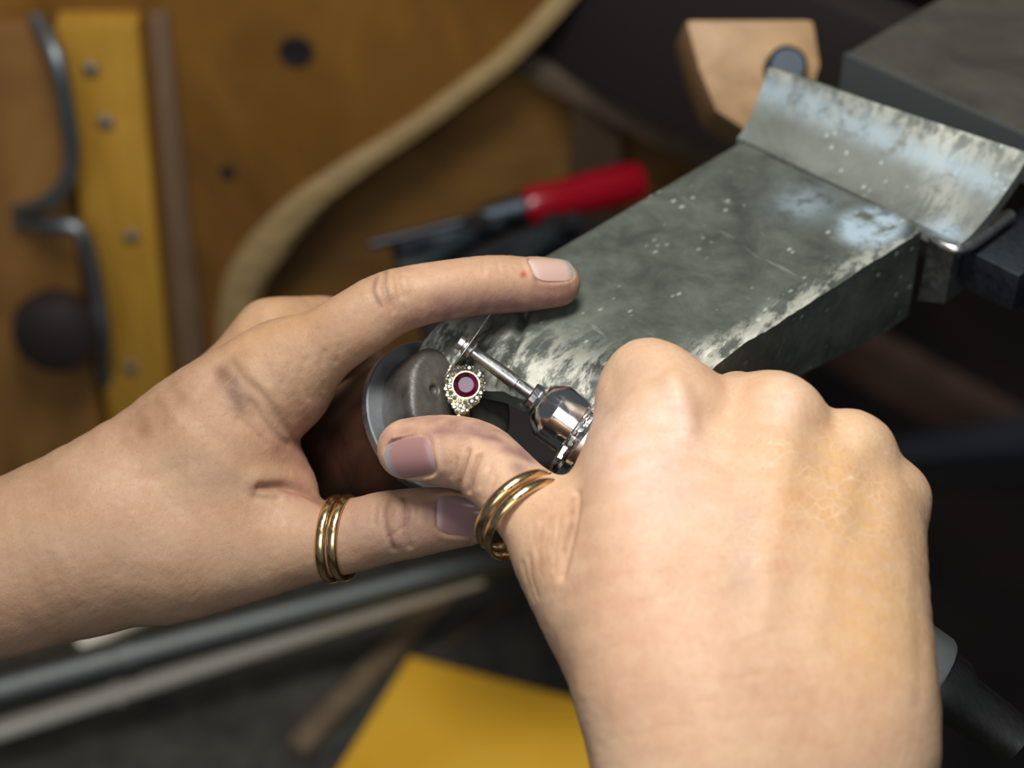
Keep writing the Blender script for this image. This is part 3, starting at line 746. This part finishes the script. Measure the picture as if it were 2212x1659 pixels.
hand_l = make_hand('hand', 'left hand with two gold thumb rings, index finger resting on the bench pin', left_chains, left_strokes, left_paint, lin(188, 151, 121), left_nails, lambda x, y: 0.10 + 0 * x)

# ---- right hand, back towards the lens, holding the handpiece
right_chains = [
    (16, [(1560, 2600, .450, 290), (1560, 1980, .462, 250), (1560, 1760, .466, 235), (1540, 1560, .474, 215)]),
    (16, [(1780, 2600, .454, 260), (1800, 1980, .466, 215), (1795, 1760, .470, 200), (1790, 1560, .476, 195)]),
    (16, [(1480, 1600, .474, 190), (1420, 1400, .482, 196), (1400, 1180, .492, 165), (1420, 980, .503, 128), (1450, 876, .506, 78)]),
    (16, [(1620, 1600, .474, 170), (1620, 1300, .484, 160), (1650, 1060, .496, 132), (1690, 900, .504, 74)]),
    (16, [(1760, 1600, .476, 170), (1780, 1300, .488, 146), (1815, 1100, .501, 114), (1843, 972, .509, 69)]),
    (16, [(1842, 1600, .478, 150), (1862, 1380, .490, 142), (1896, 1200, .503, 102), (1924, 1085, .514, 74)]),
    (10, [(1500, 880, .513, 66), (1560, 882, .514, 66), (1640, 882, .511, 64)]),
    (12, [(1500, 1480, .490, 180), (1340, 1330, .500, 150), (1250, 1210, .508, 110)]),                                     # thenar mass
    (12, [(1360, 1060, .512, 120), (1347, 960, .516, 74), (1368, 885, .520, 78)]),                                                                  # side of the index base
    (8,  [(1452, 876, .506, 84), (1422, 820, .515, 82), (1385, 812, .522, 76), (1352, 868, .532, 66), (1330, 950, .541, 60), (1290, 1010, .546, 52)]),   # index finger
    (7,  [(1690, 900, .505, 74), (1615, 874, .528, 70), (1570, 882, .548, 66), (1530, 985, .570, 60), (1470, 1060, .576, 54)]),
    (7,  [(1846, 970, .509, 70), (1790, 960, .536, 66), (1730, 985, .556, 62), (1650, 1085, .578, 56), (1580, 1150, .580, 50)]),
    (7,  [(1926, 1082, .514, 70), (1870, 1080, .540, 60), (1810, 1110, .558, 56), (1740, 1190, .572, 50), (1690, 1240, .572, 44)]),
    (9,  [(1330, 1320, .496, 130), (1225, 1215, .500, 104), (1160, 1120, .508, 86), (1098, 1050, .517, 82), (1030, 990, .524, 81), (950, 972, .529, 76), (880, 970, .532, 66)]),   # thumb
]
right_strokes = [
    (1.7, 27, [(1452, 822), (1474, 868), (1486, 925)]), (-0.8, 46, [(1548, 920), (1560, 990)]), (0.8, 54, [(1700, 880)]), (-0.9, 42, [(1775, 940), (1770, 1010)]),
    (0.6, 44, [(1850, 950)]), (-0.7, 44, [(1890, 1040), (1870, 1120)]), (0.5, 46, [(1940, 1070)]),
    (0.45, 34, [(1700, 960), (1670, 1150), (1650, 1350)]), (0.35, 30, [(1840, 1020), (1800, 1200), (1760, 1380)]), (-0.3, 40, [(1600, 1000), (1590, 1200)]), (-0.3, 40, [(1750, 1080), (1720, 1250)]),
    (-0.7, 30, [(1330, 822), (1390, 806), (1430, 806)]),
    # thumb folds
    (-0.85, 5.5, [(1012, 972), (1000, 1010), (992, 1050), (998, 1084)]), (-0.75, 5.5, [(1036, 985), (1022, 1020), (1014, 1060)]), (0.6, 11, [(1024, 980), (1008, 1030), (1005, 1070)]), (-0.35, 5, [(1060, 1010), (1040, 1050)]), (-0.3, 4, [(985, 990), (975, 1030)]),
    (-0.35, 5, [(1070, 1030), (1050, 1080)]), (0.3, 10, [(1050, 1020), (1034, 1060)]),
    (-0.4, 7, [(940, 925), (1000, 930), (1080, 945), (1130, 970)]),
    # loose skin at the thumb's root
    (-1.0, 9, [(1246, 1066), (1242, 1120), (1228, 1185), (1212, 1245)]),
    (-0.3, 5, [(1142, 1200), (1148, 1250), (1160, 1290)]), (-0.25, 5, [(1128, 1215), (1140, 1262), (1154, 1300)]),
] + [(-0.16 - 0.10 * ((i * 7) % 5) / 4, 3.2, [(1150 + 7.2 * i + 3 * ((i * 5) % 3), 1128 - 2 * i + 9 * ((i * 3) % 4)), (1152 + 6.6 * i, 1165 + 6 * ((i * 7) % 5)), (1160 + 5.6 * i, 1196 + 8 * ((i * 5) % 6))]) for i in range(11)] + [
    # shallow folds on the back of the hand near the wrist
    (-0.10, 10, [(1540, 1290), (1620, 1262), (1700, 1225)]), (-0.09, 10, [(1480, 1345), (1560, 1320), (1640, 1300)]), (-0.10, 9, [(1600, 1390), (1700, 1360), (1790, 1350)]), (-0.12, 10, [(1560, 1470), (1680, 1455), (1800, 1470)]), (-0.10, 10, [(1600, 1520), (1720, 1512)]),
    (-0.09, 9, [(1700, 1270), (1740, 1230), (1770, 1190)]), (-0.25, 16, [(1975, 1270), (1990, 1400), (1985, 1520)]),
]
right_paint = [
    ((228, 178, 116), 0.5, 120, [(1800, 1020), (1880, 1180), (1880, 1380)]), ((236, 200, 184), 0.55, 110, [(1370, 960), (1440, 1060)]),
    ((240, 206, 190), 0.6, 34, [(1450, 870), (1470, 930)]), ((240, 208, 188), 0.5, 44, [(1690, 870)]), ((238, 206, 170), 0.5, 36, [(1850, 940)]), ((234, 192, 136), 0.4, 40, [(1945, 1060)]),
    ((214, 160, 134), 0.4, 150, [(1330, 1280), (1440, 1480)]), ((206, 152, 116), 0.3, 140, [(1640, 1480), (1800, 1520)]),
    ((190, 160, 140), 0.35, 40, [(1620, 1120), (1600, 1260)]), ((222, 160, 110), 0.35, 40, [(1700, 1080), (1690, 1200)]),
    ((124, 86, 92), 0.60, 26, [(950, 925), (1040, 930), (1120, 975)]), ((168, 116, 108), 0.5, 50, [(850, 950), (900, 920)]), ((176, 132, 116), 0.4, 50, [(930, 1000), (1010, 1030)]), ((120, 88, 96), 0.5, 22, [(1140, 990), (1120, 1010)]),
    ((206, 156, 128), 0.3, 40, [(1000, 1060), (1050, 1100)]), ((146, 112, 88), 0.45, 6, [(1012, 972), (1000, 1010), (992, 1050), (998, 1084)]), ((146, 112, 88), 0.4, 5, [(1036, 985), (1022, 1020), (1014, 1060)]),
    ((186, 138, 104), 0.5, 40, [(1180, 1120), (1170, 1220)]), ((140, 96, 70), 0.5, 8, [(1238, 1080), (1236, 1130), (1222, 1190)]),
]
right_nails = [
    dict(base=(936, 984), tip=(834, 1000), W=0.0059, R=0.0078, lift=0.0008, col=lin(160, 120, 117), edge=lin(150, 146, 144)),
]
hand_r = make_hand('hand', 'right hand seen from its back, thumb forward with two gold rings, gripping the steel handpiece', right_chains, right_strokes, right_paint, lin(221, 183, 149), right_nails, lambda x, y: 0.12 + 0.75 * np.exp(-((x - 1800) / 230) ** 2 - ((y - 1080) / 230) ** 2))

# ------------------------------------------------------------------ gold bands on the thumbs
def band(c, axis_c, rin, label, tilt=0.0, squash=1.0):
    w, th = 0.0030, 0.0014
    prof = []
    for k in range(14):
        a = 2 * math.pi * k / 14
        prof.append((w / 2 * math.cos(a) * (1.0), rin + th / 2 + (th / 2) * math.sin(a) * (1.25 if math.sin(a) > 0 else 0.45)))
    ax = Vector(c2w(np.array([axis_c]))[0]) - CAM
    return tag(lathe('gold_ring', prof, P(*c), ax, GOLD, None, 72, 80, True), label, 'ring', 'gold bands on the thumbs')
n = np.array([-0.58, 0.60, -0.55])
band((1119, 1103, .5118), n, 0.0119, 'gold band on the right thumb, the one nearer the thumbnail')
band((1139, 1122, .5092), n, 0.0119, 'gold band on the right thumb, the one nearer the back of the hand')
n = np.array([0.96, -0.05, 0.26])
band((722, 1164, .5485), n, 0.0110, 'gold band on the left thumb, the one nearer the wrist')
band((747, 1162, .5480), n, 0.0108, 'gold band on the left thumb, the one nearer the thumb tip')

# ------------------------------------------------------------------ ring clamp
FC = P(1003, 866, .553)
axc = np.array([0.57, 0.32, 0.76]); axc /= np.linalg.norm(axc)
AX = (RX * axc[0] + UP * axc[1] + BK * axc[2]).normalized()
G = (RX * 1.0 + UP * 0.02); G = (G - AX * G.dot(AX)).normalized(); H = AX.cross(G)
clamp = empty('ring_clamp', FC, 'dark wooden ring clamp with black jaws and grey metal collar held in the left hand', 'ring clamp')
mj = M('worn_black_jaw', rough=0.36); nn = mj.noise(160, 6, 0.65, 0.4)
mj.color(mj.ramp(nn, [(0.3, srgb(60, 58, 55)), (0.7, srgb(98, 95, 89))])); mj.b.inputs['Metallic'].default_value = 0.3
mj.bump(mj.noise(260, 6, 0.7, 1.5, mj.coord((1, 4, 1), (0.5, 0.3, 0.2))), 0.3, 0.0005)
JAW = mj.m
def jaw(side, R, gap, drop, rnd, pits):
    h = 0.00045; ext = R + 0.003
    g = np.arange(-ext, ext, h); t = np.arange(-0.003, 0.022, h)
    Gx, Hy, Tz = np.meshgrid(g, g, t, indexing='ij')
    def smax(a, b, k):
        hh = np.clip(0.5 - 0.5 * (b - a) / k, 0, 1); return b + (a - b) * hh + k * hh * (1 - hh)
    d = np.hypot(Gx, Hy) - R
    if side < 0:
        cr = 0.0078; cg, hg, hh_ = -(gap + R) / 2, (R - gap) / 2, 0.0152
        ax_, ay_ = np.abs(Gx - cg) - (hg - cr), np.abs(Hy) - (hh_ - cr)
        d = smax(d, np.hypot(np.maximum(ax_, 0), np.maximum(ay_, 0)) + np.minimum(np.maximum(ax_, ay_), 0) - cr, 0.002)
    else: d = smax(d, (gap - side * Gx), rnd)
    d = smax(d, (drop - Tz), rnd)
    d = np.maximum(d, Tz - 0.0150)
    for pg, ph, pr in pits:
        q = np.sqrt((Gx - pg) ** 2 + (Hy - ph) ** 2 + (Tz - drop) ** 2) - pr
        d = np.maximum(d, -q)
    V, Q = surface_nets(d.astype(np.float32), np.array([g[0], g[0], t[0]]), h)
    V = smooth_np(V, Q, 2)
    W = np.array(FC) + V[:, :1] * np.array(G) + V[:, 1:2] * np.array(H) - V[:, 2:3] * np.array(AX)
    me = mesh_np('jaw', W, Q[:, ::-1] if np.linalg.det(np.array([list(G), list(H), list(-AX)])) < 0 else Q)
    return link('jaw', me, JAW, clamp, Vector(W.mean(0)))
jaw(-1, 0.0190, 0.0022, 0.0, 0.0038, [(-0.0100, 0.0014, 0.0015)])
jaw(1, 0.0178, 0.0026, 0.0010, 0.0034, [(0.0080, 0.0080, 0.0018), (0.0042, 0.0115, 0.0016), (0.0055, 0.003, 0.0015)])
lathe('collar', [(-0.0146, 0.0150), (-0.0146, 0.0230), (-0.0151, 0.0234), (-0.0176, 0.0234), (-0.0180, 0.0150)], FC, AX, metal('grey_collar', (0.34, 0.36, 0.38, 1), 0.5, 0.15), clamp, 72, closed=True)
WB = wood('dark_varnished_wood', srgb(78, 48, 34), srgb(38, 25, 20), 0.36, 40, (1, 1, 1))
lathe('handle', [(-0.0178, 0.0), (-0.0178, 0.0212), (-0.030, 0.0224), (-0.042, 0.0230), (-0.060, 0.0222), (-0.080, 0.0190), (-0.094, 0.0160), (-0.100, 0.012), (-0.102, 0.0)], FC, AX, WB, clamp, 64)
# wedge between the jaws
prism('wedge', [FC + G * a + H * b - AX * 0.008 for a, b in ((-0.0018, -0.010), (0.0022, -0.010), (0.0022, 0.011), (-0.0018, 0.011))], -AX * 0.007, M('black_leather', srgb(26, 24, 24), 0.7).m, clamp, 0.0004)

# ------------------------------------------------------------------ jewelled ring held in the jaws
RC = P(1004, 836, .5445)
NF = (BK * 0.97 + RX * 0.06 + UP * 0.05).normalized(); RXf = (RX - NF * RX.dot(NF)).normalized(); RUf = NF.cross(RXf)
S1 = .5445 / F
jr = empty('jewelled_ring', RC, 'gold ring with a round red ruby and diamond cluster gripped in the clamp jaws', 'ring')
def fp(px, py, lift=0.0):
    return RC + RXf * ((px - 1004) * S1) - RUf * ((py - 836) * S1) * 1.03 + NF * lift
out = [(966, 800), (972, 790), (986, 791), (1010, 796), (1028, 806), (1040, 824), (1042, 848), (1036, 868), (1020, 880), (1012, 886), (1004, 896), (990, 898), (984, 890), (976, 876), (966, 858), (961, 834), (960, 814)]
prism('setting', [fp(x, y, -0.0004) for x, y in out], -NF * 0.0042, YGOLD, jr, 0.0004)
# ruby
mr = M('ruby', (0.22, 0.003, 0.065, 1), 0.03, 0, IOR=1.76); mr.b.inputs['Transmission Weight'].default_value = 0.55; mr.b.inputs['Coat Weight'].default_value = 0.6
RUBY = mr.m
md = M('diamond', (0.93, 0.94, 0.92, 1), 0.03, 0, IOR=2.2); md.b.inputs['Metallic'].default_value = 0.92; md.b.inputs['Coat Weight'].default_value = 1.0
DIA = md.m
def gem(bm, c, r, nrm, seg=8, tw=0.0, tab=0.56, crown=0.34, pav=0.5):
    x, y, a = frame(nrm, RXf); R = []
    for rr, hh, off in ((r * tab, r * crown, 0.5), (r * 0.84, r * crown * 0.45, 0), (r, 0, 0.5), (r * 0.55, -r * pav * 0.5, 0)):
        R.append([bm.verts.new(c + a * hh + (x * math.cos((k + off + tw) * 2 * math.pi / seg) + y * math.sin((k + off + tw) * 2 * math.pi / seg)) * rr) for k in range(seg)])
    bm.faces.new(R[0]); cul = bm.verts.new(c - a * r * pav)
    for q, (A, B) in enumerate(zip(R, R[1:])):
        s = 1 if q % 2 == 0 else 0
        for k in range(seg):
            if s: bm.faces.new((A[k], A[(k + 1) % seg], B[(k + 1) % seg])); bm.faces.new((A[k], B[(k + 1) % seg], B[k]))
            else: bm.faces.new((A[k], A[(k + 1) % seg], B[(k + 1) % seg])); bm.faces.new((A[k], B[(k + 1) % seg], B[k]))
    for k in range(seg): bm.faces.new((R[-1][k], R[-1][(k + 1) % seg], cul))
    return bm
rb = from_bm('ruby', gem(bmesh.new(), fp(1006, 832, 0.0012), 28 * S1, NF, 16, 0.2, 0.60, 0.30, 0.55), RUBY, jr, flat=True)
lathe('bezel', [(0.0003, 26.5 * S1), (0.0014, 27.5 * S1), (0.0014, 30.5 * S1), (-0.0006, 31 * S1)], fp(1006, 832), NF, YGOLD, jr, 40, closed=True)
spots = []
for k in range(17):
    a = 2 * math.pi * k / 17 + 0.1; spots.append((1006 + 36.5 * math.cos(a) * (0.98), 832 + 36.5 * math.sin(a), 5.6, 0.0011))
spots += [(966, 812, 5.4, .0008), (963, 826, 5.4, .0008), (962, 840, 5.6, .0008), (966, 853, 5.6, .0008), (972, 866, 5.8, .0008), (978, 796, 5.6, .0009), (970, 801, 5, .0007), (990, 794, 5, .0008), (981, 878, 6, .0007), (994, 876, 6, .0007), (1008, 876, 5.4, .0006), (1022, 872, 5, .0006),
          (986, 888, 5.4, .0006), (998, 886, 5.6, .0006), (1009, 885, 4.6, .0005), (990, 897, 4.6, .0005), (1032, 862, 4.6, .0006), (1036, 850, 4.4, .0006)]
proto = None
for i, (x, y, r, lf) in enumerate(spots):
    c = fp(x, y, lf)
    if proto is None:
        proto = from_bm('diamond', gem(bmesh.new(), Vector((0, 0, 0)), 1.0, NF, 8, 0.0, 0.55, 0.5, 0.6), DIA, None, flat=True)
        off0 = Vector(proto.location); proto.parent = jr; o = proto
    else:
        o = proto.copy(); COL.objects.link(o)
    o.parent = jr; s = r * S1; o.scale = (s, s, s)
    o.rotation_mode = 'QUATERNION'
    from mathutils import Quaternion
    tiltax = (RXf * random.uniform(-1, 1) + RUf * random.uniform(-1, 1)).normalized()
    qn = Quaternion(tiltax, random.uniform(0, 0.30)) @ Quaternion(NF, random.uniform(0, 1))
    o.rotation_quaternion = qn
    o.location = c - Vector(jr.location) + qn @ (off0 * s)
pr0 = None
for k in range(17):
    a = 2 * math.pi * (k + 0.5) / 17 + 0.1
    c = fp(1006 + 41.5 * math.cos(a), 832 + 41.5 * math.sin(a), 0.0008)
    if pr0 is None:
        bm = bmesh.new(); bmesh.ops.create_uvsphere(bm, u_segments=10, v_segments=6, radius=3.0 * S1); o = pr0 = from_bm('prong', bm, YGOLD, None)
    else: o = pr0.copy(); COL.objects.link(o)
    o.parent = jr; o.location = c - Vector(jr.location)
# shank going down between the jaws
shc = RC - NF * 0.0105 - RUf * 0.0042
bm = bmesh.new(); bm_lathe(bm, [(-0.0012, 0.0086), (0.0012, 0.0086), (0.0014, 0.0094), (0, 0.0099), (-0.0014, 0.0094)], shc, RXf, NF, 56, True)
from_bm('shank', bm, YGOLD, jr)

# ------------------------------------------------------------------ handpiece, mandrel and cutting disc
E0, E1 = P(1008, 750, .5445), P(2052, 1498, .5510)
HA = (E1 - E0).normalized(); K_ = .544 / F
def hp(prof): return [(t * K_, r * K_) for t, r in prof]
man = empty('cutting_disc_mandrel', E0, 'thin steel cutting disc screwed on a slim mandrel above the ruby ring', 'cutting disc')
lathe('disc', hp([(-1.3, 0), (-1.3, 86), (-0.6, 87.5), (0.9, 87.5), (1.3, 86), (1.3, 0)]), E0, HA, BRUSH, man, 64)
lathe('screw_head', hp([(-24, 0), (-24, 12), (-21, 16), (-10, 17), (-8, 13), (-6, 13), (-5, 18), (-1.5, 18), (-1.4, 0)]), E0, HA, BRUSH, man, 32)
lathe('shaft', hp([(1.4, 0), (1.4, 20), (5, 22), (12, 22), (15, 19), (17, 13.5), (60, 14.5), (128, 17.5), (131, 17.5), (132, 13), (134.5, 13), (135, 15), (185, 15), (185, 0)]), E0, HA, BRUSH, man, 36)
hpz = empty('rotary_handpiece', E0 + HA * 220 * K_, 'polished steel rotary handpiece with toothed chuck in the right hand', 'handpiece')
lathe('collet', hp([(170, 14), (170, 27), (173, 30), (186, 31), (190, 33), (196, 44), (200, 44), (214, 30), (214, 14)]), E0, HA, CHROME, hpz, 12, 20, closed=True)
lathe('chuck_nose', hp([(198, 14), (198, 46), (203, 52), (228, 70), (232, 72), (286, 72), (290, 69), (296, 69), (296, 14)]), E0, HA, CHROME, hpz, 48, 20, closed=True)
lathe('key_hole', hp([(256, 0), (256, 0)][:0] + [(-1, 9), (1.2, 9), (1.2, 6.5), (-4, 6), (-4, 0)]), E0 + HA * 262 * K_ + (BK * 0.78 - UP * 0.60 - RX * 0.20).normalized() * 71.5 * K_, (BK * 0.78 - UP * 0.60 - RX * 0.20), BRUSH, hpz, 20)
lathe('toothed_sleeve', hp([(296, 20), (296, 62), (300, 88), (304, 90), (322, 98), (322, 106), (306, 108), (303, 124), (309, 134), (324, 135), (346, 126), (362, 118), (420, 112), (470, 104), (470, 20)]), E0, HA, CHROME, hpz, 64, 20, closed=True)
x, y, a = frame(HA, BK)
tooth = None
for k in range(13):
    th = 2 * math.pi * k / 13; rd = x * math.cos(th) + y * math.sin(th); tg = a.cross(rd)
    s = K_; c = E0 + HA * 297 * s
    q = [c + rd * 66 * s - tg * 14 * s, c + rd * 66 * s + tg * 14 * s, c + rd * 96 * s + tg * 4 * s, c + rd * 96 * s - tg * 4 * s]
    bm = bmesh.new()
    b0 = [bm.verts.new(p + HA * 6 * s) for p in q]; b1 = [bm.verts.new(p - HA * (6 if i < 2 else 3) * s + tg * (3 if i in (0, 3) else -3) * s) for i, p in enumerate(q)]
    bm.faces.new(b0); bm.faces.new(b1)
    for i in range(4): bm.faces.new((b0[i], b0[(i + 1) % 4], b1[(i + 1) % 4], b1[i]))
    from_bm('tooth', bm, BRUSH, hpz, flat=True)
lathe('handle', hp([(470, 20), (470, 96), (500, 92), (1140, 84), (1160, 84), (1160, 20)]), E0, HA, BRUSH, hpz, 48, closed=True)
SATIN = metal('satin_steel', (0.62, 0.62, 0.60, 1), 0.42, 0.08, 500); SATIN.node_tree.nodes['Principled BSDF'].inputs['Metallic'].default_value = 0.9
lathe('end_collar', hp([(1160, 20), (1160, 96), (1168, 101), (1236, 101), (1244, 97), (1246, 20)]), E0, HA, SATIN, hpz, 48, closed=True)
lathe('cable', hp([(1246, 0), (1246, 84), (1300, 80), (1330, 62), (1480, 56), (1480, 0)]), E0, HA, metal('dark_sheath', (0.12, 0.115, 0.11, 1), 0.42, 0.08), hpz, 36)
